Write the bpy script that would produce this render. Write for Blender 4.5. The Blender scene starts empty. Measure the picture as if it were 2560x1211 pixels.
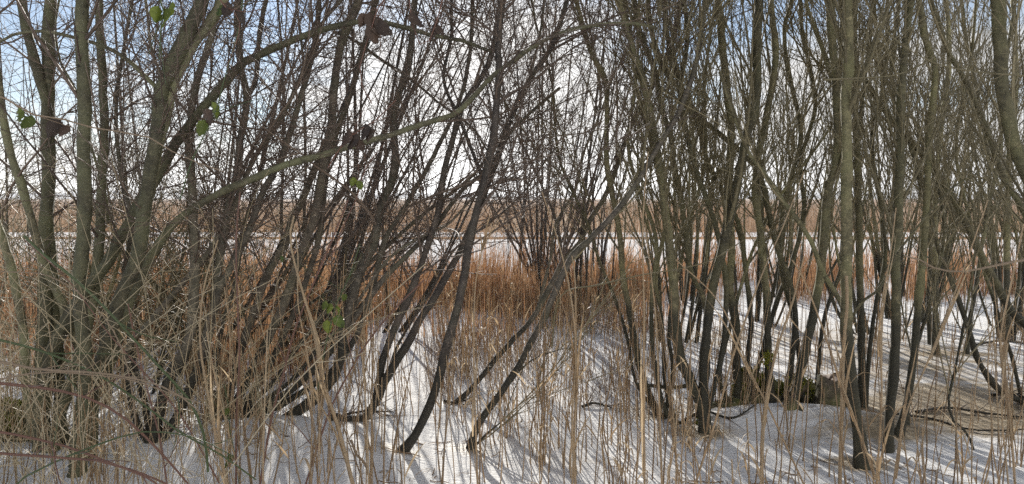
import bpy, math
import numpy as np
from mathutils import Vector

# ------------------------------------------------------------------ camera, sky, sun, exposure
sc = bpy.context.scene
C = sc.collection
F = 1828.0                       # focal length in photograph pixels (2560 wide)
CAMZ, PITCH = 1.6, math.radians(3.45)
cd = bpy.data.cameras.new("camera"); cam = bpy.data.objects.new("camera", cd); C.objects.link(cam)
cam.location = (0, 0, CAMZ); cam.rotation_euler = (math.radians(90) - PITCH, 0, 0)
cd.sensor_width = 36; cd.lens = 36 * F / 2560; cd.clip_start = 0.05; cd.clip_end = 8000
sc.camera = cam
SUN_EL, SUN_AZ = math.radians(20.5), math.radians(-9)
SUN = Vector((math.sin(SUN_AZ) * math.cos(SUN_EL), math.cos(SUN_AZ) * math.cos(SUN_EL), math.sin(SUN_EL)))
sl = bpy.data.lights.new("sun", 'SUN'); sl.energy = 4.4; sl.angle = math.radians(0.55); sl.color = (1, .95, .87)
so = bpy.data.objects.new("sun", sl); C.objects.link(so); so.rotation_euler = SUN.to_track_quat('Z', 'Y').to_euler()
so.location = (0, 0, 30)
sc.view_settings.view_transform = 'Standard'; sc.view_settings.look = 'None'
sc.view_settings.exposure = 0.9; sc.view_settings.gamma = 1
sc.cycles.max_bounces = 6; sc.cycles.diffuse_bounces = 4; sc.cycles.transparent_max_bounces = 8
sc.cycles.use_denoising = False

w = bpy.data.worlds.new("World"); sc.world = w; w.use_nodes = True
nt = w.node_tree; nt.nodes.clear()
def N(nt, t, **k):
    n = nt.nodes.new(t)
    for a, b in k.items(): setattr(n, a, b)
    return n
def mathn(nt, op, a, b=None, c=None, clamp=False):
    n = N(nt, 'ShaderNodeMath', operation=op, use_clamp=clamp)
    for i, v in enumerate((a, b, c)):
        if v is None: continue
        if isinstance(v, (int, float)): n.inputs[i].default_value = v
        else: nt.links.new(v, n.inputs[i])
    return n.outputs[0]
def build_world():
    L = nt.links.new
    sky = N(nt, 'ShaderNodeTexSky', sky_type='NISHITA', sun_disc=False, sun_elevation=SUN_EL, sun_rotation=SUN_AZ)
    sky.air_density = 1.0; sky.dust_density = 0.0; sky.ozone_density = 1.5
    tc = N(nt, 'ShaderNodeTexCoord')
    sep = N(nt, 'ShaderNodeSeparateXYZ'); L(tc.outputs['Generated'], sep.inputs[0])
    z = mathn(nt, 'ADD', mathn(nt, 'MAXIMUM', sep.outputs[2], 0), 0.16)
    x = mathn(nt, 'DIVIDE', sep.outputs[0], z); y = mathn(nt, 'DIVIDE', sep.outputs[1], z)
    cb = N(nt, 'ShaderNodeCombineXYZ'); L(x, cb.inputs[0]); L(y, cb.inputs[1])
    no = N(nt, 'ShaderNodeTexNoise'); L(cb.outputs[0], no.inputs['Vector'])
    no.inputs['Scale'].default_value = 1.15; no.inputs['Detail'].default_value = 7; no.inputs['Roughness'].default_value = .55
    no.inputs['Distortion'].default_value = .4
    # a bank of thin bright cloud low down and round the sun
    dp = N(nt, 'ShaderNodeVectorMath', operation='DOT_PRODUCT'); L(tc.outputs['Generated'], dp.inputs[0])
    bank = Vector((math.sin(math.radians(-3)) * math.cos(math.radians(9)), math.cos(math.radians(-3)) * math.cos(math.radians(9)), math.sin(math.radians(9))))
    dp.inputs[1].default_value = bank
    near = mathn(nt, 'MULTIPLY', mathn(nt, 'SUBTRACT', dp.outputs['Value'], .963, clamp=True), 9)
    low = mathn(nt, 'MULTIPLY', mathn(nt, 'SUBTRACT', .22, sep.outputs[2], clamp=True), 2.4)
    right = mathn(nt, 'ADD', mathn(nt, 'MULTIPLY', sep.outputs[0], .22), mathn(nt, 'MULTIPLY', sep.outputs[1], -.3, clamp=True))  # more cloud to the right, and extra cloud added behind the camera as fill
    s = mathn(nt, 'ADD', mathn(nt, 'ADD', mathn(nt, 'ADD', no.outputs[0], near), low), right)
    mr = N(nt, 'ShaderNodeMapRange', interpolation_type='SMOOTHSTEP'); L(s, mr.inputs[0])
    mr.inputs[1].default_value = .54; mr.inputs[2].default_value = .88; mr.inputs[3].default_value = .12
    # cloud brightness: forward scattering towards the sun, plus added fill behind the camera
    ds = N(nt, 'ShaderNodeVectorMath', operation='DOT_PRODUCT'); L(tc.outputs['Generated'], ds.inputs[0]); ds.inputs[1].default_value = SUN
    g = mathn(nt, 'POWER', mathn(nt, 'MAXIMUM', ds.outputs['Value'], 0), 14)
    k = mathn(nt, 'ADD', mathn(nt, 'ADD', mathn(nt, 'MULTIPLY', g, CLOUD_G), CLOUD_B), mathn(nt, 'MULTIPLY', mathn(nt, 'MULTIPLY', sep.outputs[1], -1, clamp=True), 6.5))
    cc = N(nt, 'ShaderNodeVectorMath', operation='SCALE'); cc.inputs[0].default_value = (1, .985, .965); L(k, cc.inputs[3])
    sb = N(nt, 'ShaderNodeVectorMath', operation='MULTIPLY'); L(sky.outputs[0], sb.inputs[0]); sb.inputs[1].default_value = (.95, 1.0, 1.12)
    mx = N(nt, 'ShaderNodeMix', data_type='RGBA'); L(mr.outputs[0], mx.inputs[0]); L(sb.outputs[0], mx.inputs[6]); L(cc.outputs[0], mx.inputs[7])
    bg = N(nt, 'ShaderNodeBackground'); L(mx.outputs[2], bg.inputs[0]); bg.inputs[1].default_value = SKY_S
    out = N(nt, 'ShaderNodeOutputWorld'); L(bg.outputs[0], out.inputs[0])
SKY_S, CLOUD_B, CLOUD_G = 0.05, 8.1, 3.8
build_world()

rng = np.random.default_rng(7)
# ------------------------------------------------------------------ geometry helpers
RT = np.array([1, 0, 0.]); FW = np.array([0, math.cos(PITCH), -math.sin(PITCH)]); UP = np.array([0, math.sin(PITCH), math.cos(PITCH)])
def ray(px, py):
    return FW + RT * (px - 1280) / F + UP * (605.5 - py) / F
def P(px, py, D):
    d = ray(px, py); return np.array([0, 0, CAMZ]) + d * (D / d[1])
def gdepth(py):                                   # depth of level ground under a pixel row
    d = ray(1280, py); return CAMZ / -d[2] * d[1]

def terrain(x, y):
    x = np.asarray(x, float); y = np.asarray(y, float)
    z = .012 * np.sin(x * 1.7 + y * .9) + .010 * np.sin(y * 2.3 - x * .8 + 1) + .006 * np.sin(x * 5.1 + 2) * np.sin(y * 4.3)
    near = np.clip((9 - y) / 4, 0, 1)
    for cx, cy, sx, sy, h in MOUNDS:
        z = z + h * np.exp(-(((x - cx) / sx) ** 2 + ((y - cy) / sy) ** 2)) * 1.0
    fade = np.clip((16 - y) / 5, 0, 1)
    return z * fade
MOUNDS = [(-1.5, 4.7, .75, .5, .10), (-.95, 4.2, .35, .5, .07), (-2.1, 4.3, .5, .5, .09), (-3.2, 4.2, .9, .6, .07), (-1.9, 5.7, .8, .5, .06),
          (2.05, 5.15, .55, .26, .12), (2.45, 4.95, .35, .2, .07), (1.55, 5.05, .3, .2, .06), (1.0, 7.2, .8, .7, .04), (3.9, 7.6, 1.0, .6, .03)]

def mesh_np(name, v, quads, mat, parent=None, loc=(0, 0, 0), tint=None, smooth=True, tris=None):
    me = bpy.data.meshes.new(name)
    v = np.asarray(v, np.float32) - np.asarray(loc, np.float32)
    nq = len(quads); ntq = 0 if tris is None else len(tris)
    me.vertices.add(len(v)); me.vertices.foreach_set('co', v.ravel())
    me.loops.add(nq * 4 + ntq * 3)
    li = np.asarray(quads, np.int32).ravel()
    if ntq: li = np.concatenate([li, np.asarray(tris, np.int32).ravel()])
    me.loops.foreach_set('vertex_index', li)
    me.polygons.add(nq + ntq)
    st = np.concatenate([np.arange(nq) * 4, nq * 4 + np.arange(ntq) * 3]).astype(np.int32)
    me.polygons.foreach_set('loop_start', st)
    me.update(calc_edges=True)
    if smooth: me.polygons.foreach_set('use_smooth', np.ones(nq + ntq, bool))
    if tint is not None:
        a = me.attributes.new('tint', 'FLOAT', 'POINT'); a.data.foreach_set('value', np.asarray(tint, np.float32))
    me.materials.append(mat); me.validate()
    o = bpy.data.objects.new(name, me); C.objects.link(o)
    if parent is not None: o.parent = parent
    else: o.location = loc
    return o

def tubes(Pt, R, S):
    """(N,K,3) paths and (N,K) radii -> verts, quads of S-sided tapering tubes"""
    n, k, _ = Pt.shape
    T = np.gradient(Pt, axis=1); T /= np.linalg.norm(T, axis=2, keepdims=True) + 1e-9
    m = Pt[:, -1] - Pt[:, 0]; ax = np.argmin(np.abs(m), axis=1); ref = np.eye(3)[ax][:, None, :]
    U = np.cross(T, ref); U /= np.linalg.norm(U, axis=2, keepdims=True) + 1e-9
    V = np.cross(T, U)
    a = np.arange(S) * 2 * math.pi / S
    v = Pt[:, :, None] + R[:, :, None, None] * (U[:, :, None] * np.cos(a)[None, None, :, None] + V[:, :, None] * np.sin(a)[None, None, :, None])
    b = (np.arange(n) * k * S)[:, None, None] + (np.arange(k - 1) * S)[None, :, None] + np.arange(S)[None, None, :]
    c = (np.arange(n) * k * S)[:, None, None] + (np.arange(k - 1) * S)[None, :, None] + ((np.arange(S) + 1) % S)[None, None, :]
    q = np.stack([b, c, c + S, b + S], -1).reshape(-1, 4)
    return v.reshape(-1, 3), q
class Bag:
    def __init__(s): s.v = []; s.q = []; s.t = []; s.n = 0
    def add(s, v, q, tint=.5):
        s.v.append(v); s.q.append(q + s.n); s.n += len(v)
        s.t.append(np.full(len(v), tint) if np.isscalar(tint) else tint)
    def tubes(s, Pt, R, S, tint=None):
        if len(Pt) == 0: return
        v, q = tubes(Pt, R, S)
        t = rng.random(len(Pt)) if tint is None else tint
        s.add(v, q, np.repeat(t, Pt.shape[1] * S))
    def build(s, name, mat, parent=None, loc=(0, 0, 0)):
        return mesh_np(name, np.concatenate(s.v), np.concatenate(s.q), mat, parent, loc, np.concatenate(s.t))
def rv(n): 
    a = rng.normal(size=(n, 3)); return a / np.linalg.norm(a, axis=1, keepdims=True)

def children(Pt, R, n, t0, t1, L, ang, upb, wob, K=6, rmax=.6, r0=.004, rtip=.0012, drift=None, mind=None):
    """n branches off random parents of (N,K,3)"""
    N_, K_, _ = Pt.shape
    ln = np.linalg.norm(Pt[:, -1] - Pt[:, 0], axis=1); pr = ln / ln.sum()
    i = rng.choice(N_, n, p=pr); t = (t0 + (t1 - t0) * rng.random(n)) * (K_ - 1); j = np.minimum(t.astype(int), K_ - 2); f = (t - j)[:, None]
    pos = Pt[i, j] * (1 - f) + Pt[i, j + 1] * f; d = Pt[i, j + 1] - Pt[i, j]; d /= np.linalg.norm(d, axis=1, keepdims=True) + 1e-9
    rp = R[i, j] * (1 - f[:, 0]) + R[i, j + 1] * f[:, 0]
    p = rv(n); p -= (p * d).sum(1, keepdims=True) * d; p /= np.linalg.norm(p, axis=1, keepdims=True) + 1e-9
    a = np.radians(ang[0] + (ang[1] - ang[0]) * rng.random(n))[:, None]
    dr = d * np.cos(a) + p * np.sin(a)
    Ls = (L[0] + (L[1] - L[0]) * rng.random(n) ** 1.5) * (1 - .35 * t / (K_ - 1))
    r = np.minimum(rp * rmax, r0 * (.6 + .8 * rng.random(n)) * np.sqrt(Ls / L[1] + .2)); r = np.maximum(r, rtip * 1.3)
    out = np.zeros((n, K, 3)); out[:, 0] = pos; step = (Ls / (K - 1))[:, None]; bend = rv(n) * wob * .6
    for s in range(1, K):
        dr = dr + np.array([0, 0, upb]) + bend + rv(n) * wob
        if drift is not None: dr = dr + drift
        dr /= np.linalg.norm(dr, axis=1, keepdims=True); out[:, s] = out[:, s - 1] + dr * step
    s = np.linspace(0, 1, K)[None]
    rr = r[:, None] * (1 - s) + np.minimum(rtip, r[:, None]) * s
    return out, rr

def spline(pts, n):
    """Catmull-Rom resample of rows to n"""
    p = np.asarray(pts, float); p = np.vstack([2 * p[0] - p[1], p, 2 * p[-1] - p[-2]])
    seg = np.linalg.norm(np.diff(p[1:-1, :3], axis=0), axis=1); cum = np.concatenate([[0], np.cumsum(seg)])
    out = []
    for s in np.linspace(0, cum[-1], n):
        i = min(np.searchsorted(cum, s, side='right') - 1, len(seg) - 1); t = (s - cum[i]) / (seg[i] + 1e-9)
        a, b, c, d = p[i], p[i + 1], p[i + 2], p[i + 3]
        out.append(.5 * (2 * b + (c - a) * t + (2 * a - 5 * b + 4 * c - d) * t * t + (3 * b - a - 3 * c + d) * t ** 3))
    return np.array(out)

# ------------------------------------------------------------------ materials
def mat(name, base=(.1, .1, .1), rough=.8):
    m = bpy.data.materials.new(name); m.use_nodes = True; b = m.node_tree.nodes['Principled BSDF']
    b.inputs['Base Color'].default_value = (*base, 1); b.inputs['Roughness'].default_value = rough
    return m, m.node_tree, b
def ramp(nt_, fac, stops):
    r = N(nt_, 'ShaderNodeValToRGB'); e = r.color_ramp.elements
    while len(e) < len(stops): e.new(.5)
    for k, (p, c) in enumerate(stops): e[k].position = p; e[k].color = (*c, 1)
    nt_.links.new(fac, r.inputs[0]); return r.outputs[0]
def noise(nt_, vec, scale, detail=4, rough=.6, sc3=None):
    if sc3:
        mp = N(nt_, 'ShaderNodeMapping'); mp.inputs['Scale'].default_value = sc3; nt_.links.new(vec, mp.inputs[0]); vec = mp.outputs[0]
    n = N(nt_, 'ShaderNodeTexNoise'); n.inputs['Scale'].default_value = scale; n.inputs['Detail'].default_value = detail; n.inputs['Roughness'].default_value = rough
    nt_.links.new(vec, n.inputs['Vector']); return n.outputs[0]
def mixc(nt_, f, a, b, mode='MIX'):
    m = N(nt_, 'ShaderNodeMix', data_type='RGBA', blend_type=mode)
    for i, v in ((0, f), (6, a), (7, b)):
        if isinstance(v, (int, float)): m.inputs[i].default_value = v
        elif isinstance(v, tuple): m.inputs[i].default_value = (*v, 1)
        else: nt_.links.new(v, m.inputs[i])
    return m.outputs[2]
def bark(name, dark, light, moss=.0, lichen=(.13, .14, .08), dark_foot=0.0):
    m, t, b = mat(name, rough=.75); L = t.links.new
    tc = N(t, 'ShaderNodeTexCoord').outputs['Object']
    n1 = noise(t, tc, 14, 8, .75); n2 = noise(t, tc, 1, 5, .6, (30, 30, 110)); n3 = noise(t, tc, 3.1, 6, .7)
    col = ramp(t, n1, [(.36, dark), (.5, tuple((a + b) * .42 for a, b in zip(dark, light))), (.66, light)])
    col = mixc(t, mathn(t, 'MULTIPLY', mathn(t, 'GREATER_THAN', n2, .62), .45), col, tuple(min(1, c * 2.0) for c in light))
    mf = mathn(t, 'MULTIPLY', mathn(t, 'SUBTRACT', n3, .5 - moss * .12, clamp=True), 5 * moss, clamp=True)
    col = mixc(t, mf, col, lichen)
    n4 = noise(t, tc, 22, 3, .6)      # pale lichen spots and dark scars
    col = mixc(t, mathn(t, 'MULTIPLY', mathn(t, 'SUBTRACT', n4, .6, clamp=True), 6, clamp=True), col, tuple(min(.5, c * 1.7) for c in light))
    col = mixc(t, mathn(t, 'MULTIPLY', mathn(t, 'SUBTRACT', .38, n4, clamp=True), 7, clamp=True), col, tuple(c * .45 for c in dark))
    at = N(t, 'ShaderNodeAttribute', attribute_name='tint').outputs['Fac']
    br = mathn(t, 'ADD', mathn(t, 'MULTIPLY', at, .85), .58)
    sc_ = N(t, 'ShaderNodeVectorMath', operation='SCALE'); L(col, sc_.inputs[0]); L(br, sc_.inputs[3]); col = sc_.outputs[0]
    if dark_foot:                                       # darker towards the foot, with a ragged upper edge
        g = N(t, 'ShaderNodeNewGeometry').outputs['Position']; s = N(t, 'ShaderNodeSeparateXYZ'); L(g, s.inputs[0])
        f = mathn(t, 'MULTIPLY', mathn(t, 'SUBTRACT', mathn(t, 'ADD', dark_foot, mathn(t, 'MULTIPLY', n3, .35)), s.outputs[2]), 7, clamp=True)
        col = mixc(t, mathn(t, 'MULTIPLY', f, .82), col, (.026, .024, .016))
    L(col, b.inputs['Base Color'])
    bp = N(t, 'ShaderNodeBump'); bp.inputs['Strength'].default_value = .5; bp.inputs['Distance'].default_value = .006
    L(mathn(t, 'ADD', n1, mathn(t, 'MULTIPLY', n2, .4)), bp.inputs['Height']); L(bp.outputs[0], b.inputs['Normal'])
    return m
def tinted(name, stops, rough=.6, trans=0.0):
    m, t, b = mat(name, rough=rough); L = t.links.new
    at = N(t, 'ShaderNodeAttribute', attribute_name='tint').outputs['Fac']
    c = ramp(t, at, stops); tc = N(t, 'ShaderNodeTexCoord').outputs['Object']; n = noise(t, tc, 25, 2)
    c = mixc(t, .35, c, mixc(t, n, tuple(x * .4 for x in stops[0][1]), stops[-1][1]), 'MIX')
    L(c, b.inputs['Base Color'])
    if trans:
        o = t.nodes['Material Output']; tr = N(t, 'ShaderNodeBsdfTranslucent'); L(c, tr.inputs[0]); mx = N(t, 'ShaderNodeMixShader')
        mx.inputs[0].default_value = trans; L(b.outputs[0], mx.inputs[1]); L(tr.outputs[0], mx.inputs[2]); L(mx.outputs[0], o.inputs[0])
    return m
M = {}
M['bark_left'] = bark('bark_grey_green', (.055, .049, .029), (.18, .16, .095), .8, (.21, .21, .11))
M['bark_dark'] = bark('bark_dark_brown', (.036, .029, .024), (.12, .095, .075), .3, (.11, .11, .065), dark_foot=.5)
M['bark_mid'] = bark('bark_brown_grey', (.06, .05, .037), (.21, .175, .13), .4, (.17, .17, .095), dark_foot=.55)
M['bark_right'] = bark('bark_olive', (.06, .052, .026), (.205, .175, .095), .6, (.21, .20, .09), dark_foot=.75)
M['bark_stool'] = bark('old_root_bark', (.05, .038, .026), (.19, .145, .10), .7, (.17, .18, .05))
M['twig_dark'] = tinted('twig_red_brown', [(0, (.06, .042, .033)), (.6, (.15, .105, .078)), (1, (.28, .21, .155))], .65)
M['twig_olive'] = tinted('twig_olive', [(0, (.075, .064, .032)), (.6, (.18, .15, .078)), (1, (.35, .29, .165))], .65)
M['reed'] = tinted('dry_reed', [(0, (.25, .15, .075)), (.5, (.46, .32, .18)), (1, (.72, .56, .36))], .55, .35)
M['reed_belt'] = tinted('rusty_reed', [(0, (.20, .098, .046)), (.55, (.40, .20, .095)), (1, (.59, .39, .23))], .65, .4)
M['reed_far'] = tinted('far_reed', [(0, (.19, .095, .04)), (.6, (.38, .205, .095)), (.9, (.48, .29, .15)), (1, (.8, .7, .56))], .7, .2)
M['weed'] = tinted('dry_weed', [(0, (.12, .075, .045)), (.6, (.27, .17, .095)), (1, (.45, .31, .18))], .7, .1)
M['cane_green'] = tinted('green_cane', [(0, (.05, .075, .025)), (1, (.10, .13, .045))], .4)
M['cane_red'] = tinted('red_cane', [(0, (.12, .05, .032)), (1, (.24, .12, .08))], .4)
M['cane_tan'] = tinted('tan_cane', [(0, (.2, .14, .09)), (1, (.38, .28, .18))], .5)
M['leaf_green'] = tinted('green_leaf', [(0, (.035, .06, .02)), (1, (.17, .21, .03))], .5, .35)
M['leaf_dark'] = tinted('withered_leaf', [(0, (.04, .03, .024)), (1, (.11, .068, .045))], .6, .2)
M['moss'] = tinted('moss', [(0, (.13, .15, .02)), (.5, (.22, .23, .025)), (1, (.36, .35, .035))], .9, .2)
M['wood_cut'] = bark('weathered_cut_wood', (.13, .085, .06), (.33, .24, .18), 0)
M['treeline'] = tinted('distant_wood', [(0, (.32, .35, .41)), (1, (.46, .48, .52))], .9)  # fading with distance put into the colour: pale blue grey

def ground_mat():
    m, t, b = mat('snow_and_ice', rough=.6); L = t.links.new
    g = N(t, 'ShaderNodeNewGeometry').outputs['Position']
    at = N(t, 'ShaderNodeAttribute', attribute_name='ice').outputs['Fac']; br = N(t, 'ShaderNodeAttribute', attribute_name='litter').outputs['Fac']
    n1 = noise(t, g, 2.2, 6, .65, (1, 2.2, 1)); n2 = noise(t, g, 13, 5, .7, (1, 2.5, 1)); n3 = noise(t, g, 48, 5, .75, (1, 1.6, 1))
    f = mathn(t, 'ADD', at, mathn(t, 'MULTIPLY', mathn(t, 'SUBTRACT', n1, .5), 1.5))
    f = mathn(t, 'MULTIPLY', mathn(t, 'SUBTRACT', mathn(t, 'ADD', f, mathn(t, 'MULTIPLY', mathn(t, 'SUBTRACT', n2, .5), .8)), .28), 2.0, clamp=True)
    snow = mixc(t, n2, (.84, .84, .84), (.93, .92, .90))
    warm = mathn(t, 'MULTIPLY', mathn(t, 'SUBTRACT', n1, .45, clamp=True), 1.6, clamp=True)
    snow = mixc(t, mathn(t, 'MULTIPLY', warm, at, clamp=True), snow, (.70, .62, .48))
    ice = ramp(t, n2, [(.3, (.13, .095, .055)), (.55, (.38, .30, .19)), (.75, (.62, .56, .46))])
    c = mixc(t, f, snow, ice)
    lf = mathn(t, 'MULTIPLY', mathn(t, 'SUBTRACT', mathn(t, 'ADD', br, mathn(t, 'MULTIPLY', mathn(t, 'SUBTRACT', n1, .5), 1.3)), .35), 3, clamp=True)
    c = mixc(t, lf, c, mixc(t, n3, (.14, .08, .04), (.38, .24, .13)))
    L(c, b.inputs['Base Color'])
    L(mathn(t, 'SUBTRACT', .62, mathn(t, 'MULTIPLY', f, .17)), b.inputs['Roughness'])
    L(mathn(t, 'MULTIPLY', mathn(t, 'MULTIPLY', f, mathn(t, 'SUBTRACT', 1, lf, clamp=True)), .35), b.inputs['Specular IOR Level'])
    bp = N(t, 'ShaderNodeBump'); bp.inputs['Strength'].default_value = .8; bp.inputs['Distance'].default_value = .03
    L(mathn(t, 'ADD', n2, mathn(t, 'MULTIPLY', n3, .22)), bp.inputs['Height']); L(bp.outputs[0], b.inputs['Normal'])
    return m
M['ground'] = ground_mat()

def tag(o, label=None, cat=None, group=None, kind=None):
    if label: o['label'] = label
    if cat: o['category'] = cat
    if group: o['group'] = group
    if kind: o['kind'] = kind
    return o
def empty(name, loc):
    o = bpy.data.objects.new(name, None); C.objects.link(o); o.location = loc; o.empty_display_size = .1; return o

# ------------------------------------------------------------------ ground: one sheet to the horizon
def axis(lim_near, step, far, growth):
    a = [0.]; s = step
    while a[-1] < far:
        if a[-1] > lim_near: s *= growth
        a.append(a[-1] + s)
    return np.array(a)
ax_ = axis(5, .055, 4000, 1.13); xs = np.concatenate([-ax_[:0:-1], ax_]); ys = np.concatenate([-axis(1, .3, 300, 1.4)[:0:-1], axis(10, .055, 5000, 1.035)])
X, Y = np.meshgrid(xs, ys); Z = terrain(X, Y)
v = np.stack([X, Y, Z], -1).reshape(-1, 3); nx, ny = len(xs), len(ys)
ii = (np.arange(ny - 1) * nx)[:, None] + np.arange(nx - 1)[None]; q = np.stack([ii, ii + 1, ii + 1 + nx, ii + nx], -1).reshape(-1, 4)
ground = mesh_np('ground', v, q, M['ground']); tag(ground, 'snow covered ice and frozen marsh floor', 'ground', kind='structure')
def blob(x, y, cx, cy, sx, sy): return np.exp(-(((x - cx) / sx) ** 2 + ((y - cy) / sy) ** 2))
Xf, Yf = v[:, 0], v[:, 1]
ICE = [(3.0, 5.35, 1.0, .5, 1.1), (3.9, 5.6, .9, .6, 1.0), (2.05, 4.35, .28, .1, .8), (1.25, 4.95, .22, .12, .7), (1.15, 5.4, .5, .3, .5), (1.9, 4.75, .8, .15, .35),
       (2.5, 4.75, .25, .12, .6), (3.2, 6.9, 1.6, 1.0, .42), (4.5, 7.4, 1.2, 1.2, .4), (3.6, 8.6, 1.5, .7, .35), (2.3, 8.3, .8, .5, .3), (.15, 5.9, .8, .25, .25), (.4, 4.4, .8, .3, .2), (3.0, 4.0, 1.2, .3, .35)]
ICE += [(*P(a, b_, gdepth(b_))[:2], .16, .09, .65) for a, b_ in ((2155, 1175), (2225, 1125), (2240, 1085), (1762, 1088), (1640, 1040), (1005, 1147), (1175, 1122), (865, 1088), (1135, 1012), (2337, 897), (2415, 893), (390, 1155), (2515, 852))]
ice = sum(h * blob(Xf, Yf, *a) for *a, h in ICE) * (Yf < 12)
me = ground.data; a = me.attributes.new('ice', 'FLOAT', 'POINT'); a.data.foreach_set('value', ice.astype(np.float32))
lit = np.clip((Yf - 33) / 2, 0, 1) * 1.0 + .75 * (Yf > 28.0) * (Yf < 30.2) + .25 * blob(Xf, Yf, -3.5, 10, 3, 2.2)
lit += .55 * blob(Xf, Yf, 1, 12.2, 6, 1.0)
a = me.attributes.new('litter', 'FLOAT', 'POINT'); a.data.foreach_set('value', lit.astype(np.float32))

# ------------------------------------------------------------------ willows traced stem by stem
def px(s): return [tuple(float(c) for c in p.split(',')) for p in s.split()]
def stem_path(s, w0, w1, D=None, dl=.2, ext=1.6, extr=.35, bend=0):
    """pixels -> metric path with its own depth; a stem that reaches the top of the picture goes on above it"""
    p = px(s); base = D is None
    if base: D = gdepth(p[0][1])
    n = len(p); pts = []; cum = [0]
    for k in range(1, n): cum.append(cum[-1] + math.hypot(p[k][0] - p[k - 1][0], p[k][1] - p[k - 1][1]))
    for k, (a, b) in enumerate(p):
        f = cum[k] / cum[-1]; Dk = D + dl * f; wd = w0 + (w1 - w0) * f
        pts.append([*P(a, b, Dk), wd / 2 * Dk / F * .86])
    pts = np.array(pts)
    if base:
        pts[0, 2] = terrain(pts[0, 0], pts[0, 1]) - .01
        d = pts[1] - pts[0]; b0 = pts[0].copy(); b0[:3] -= d[:3] / np.linalg.norm(d[:3]) * .10; b0[3] *= 1.9
        pts[0, 3] *= 1.35; pts = np.vstack([b0, pts])
    if p[-1][1] < 12 and ext > 0:
        d = pts[-1, :3] - pts[-2, :3]; d /= np.linalg.norm(d); c = pts[-1].copy(); r0 = c[3]
        for k in range(3):
            d = d + np.array([0, 0, .12]) + rv(1)[0] * .08; d /= np.linalg.norm(d); c = c.copy(); c[:3] += d * ext / 3; c[3] = r0 * (1 - (k + 1) / 3 * (1 - extr)); pts = np.vstack([pts, c])
    L_ = np.linalg.norm(np.diff(pts[:, :3], axis=0), axis=1).sum()
    o = spline(pts, max(8, int(L_ / .07)))
    k = len(o); r = o[:, 3]
    wobble = np.cumsum(rng.normal(size=(k, 3)), axis=0); wobble -= np.linspace(wobble[0], wobble[-1], k)
    o[:, :3] += wobble * np.minimum(r, .02)[:, None] * .11
    # swellings at old branch scars
    for _ in range(int(k / 9)):
        c = rng.integers(2, k); o[:, 3] *= 1 + .13 * np.exp(-((np.arange(k) - c) / .9) ** 2)
    return o
def res(paths, K=26):
    out = np.stack([spline(p, K) for p in paths]); return out[:, :, :3], out[:, :, 3]

def tree(name, label, stems, base_px, bark_m, twig_m, nb, nt1, nt2, style='L', group=None, cat='willow', drift=None, t0=.22):
    """base empty > trunk per stem, crown (branches and twigs)"""
    D = gdepth(base_px[1]); b = P(*base_px, D); b[2] = float(terrain(b[0], b[1]))
    root = empty(name, b); tag(root, label, cat, group)
    paths = [stem_path(s[0], s[1], s[2], **(s[3] if len(s) > 3 else {})) for s in stems]
    for p in paths:
        S = 10 if p[:, 3].max() > .018 else 7
        vv, qq = tubes(p[None, :, :3], p[None, :, 3], S)
        # uneven bark outline
        cen = np.repeat(p[:, :3], S, axis=0); vv = cen + (vv - cen) * (1 + .07 * rng.normal(size=len(vv)))[:, None]
        mesh_np('trunk', vv, qq, bark_m, root, b, np.full(len(vv), rng.random()))
    A, R = res(paths); bag = Bag(); wt = twig_m
    crown(bag, A, R, nb, nt1, nt2, style, drift, t0)
    bag.build('crown', wt, root, b)
    return root, paths
def crown(bag, A, R, nb, nt1, nt2, style, drift=None, t0=.22, scale=1.0):
    if style == 'L':
        B, RB = children(A, R, nb, t0, .98, (.5 * scale, 1.9 * scale), (22, 65), .035, .13, 10, .55, .009, .0022, drift)
        T, RT_ = children(B, RB, nt1, .1, 1, (.2, .95), (20, 60), .02, .15, 7, .75, .0044, .0016, drift)
        T2, RT2 = children(T, RT_, nt2, .1, 1, (.08, .5), (25, 60), .01, .18, 5, .9, .0026, .0012, drift)
    else:
        B, RB = children(A, R, nb, t0, .98, (.6 * scale, 2.1 * scale), (12, 38), .06, .07, 10, .6, .010, .0025, drift)
        T, RT_ = children(B, RB, nt1, .08, 1, (.25, 1.1), (12, 40), .05, .10, 7, .75, .0044, .0017, drift)
        T2, RT2 = children(T, RT_, nt2, .1, 1, (.08, .5), (15, 50), .03, .14, 5, .9, .0027, .0013, drift)
    bag.tubes(B, RB, 5); bag.tubes(T, RT_, 4); bag.tubes(T2, RT2, 3)

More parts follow.
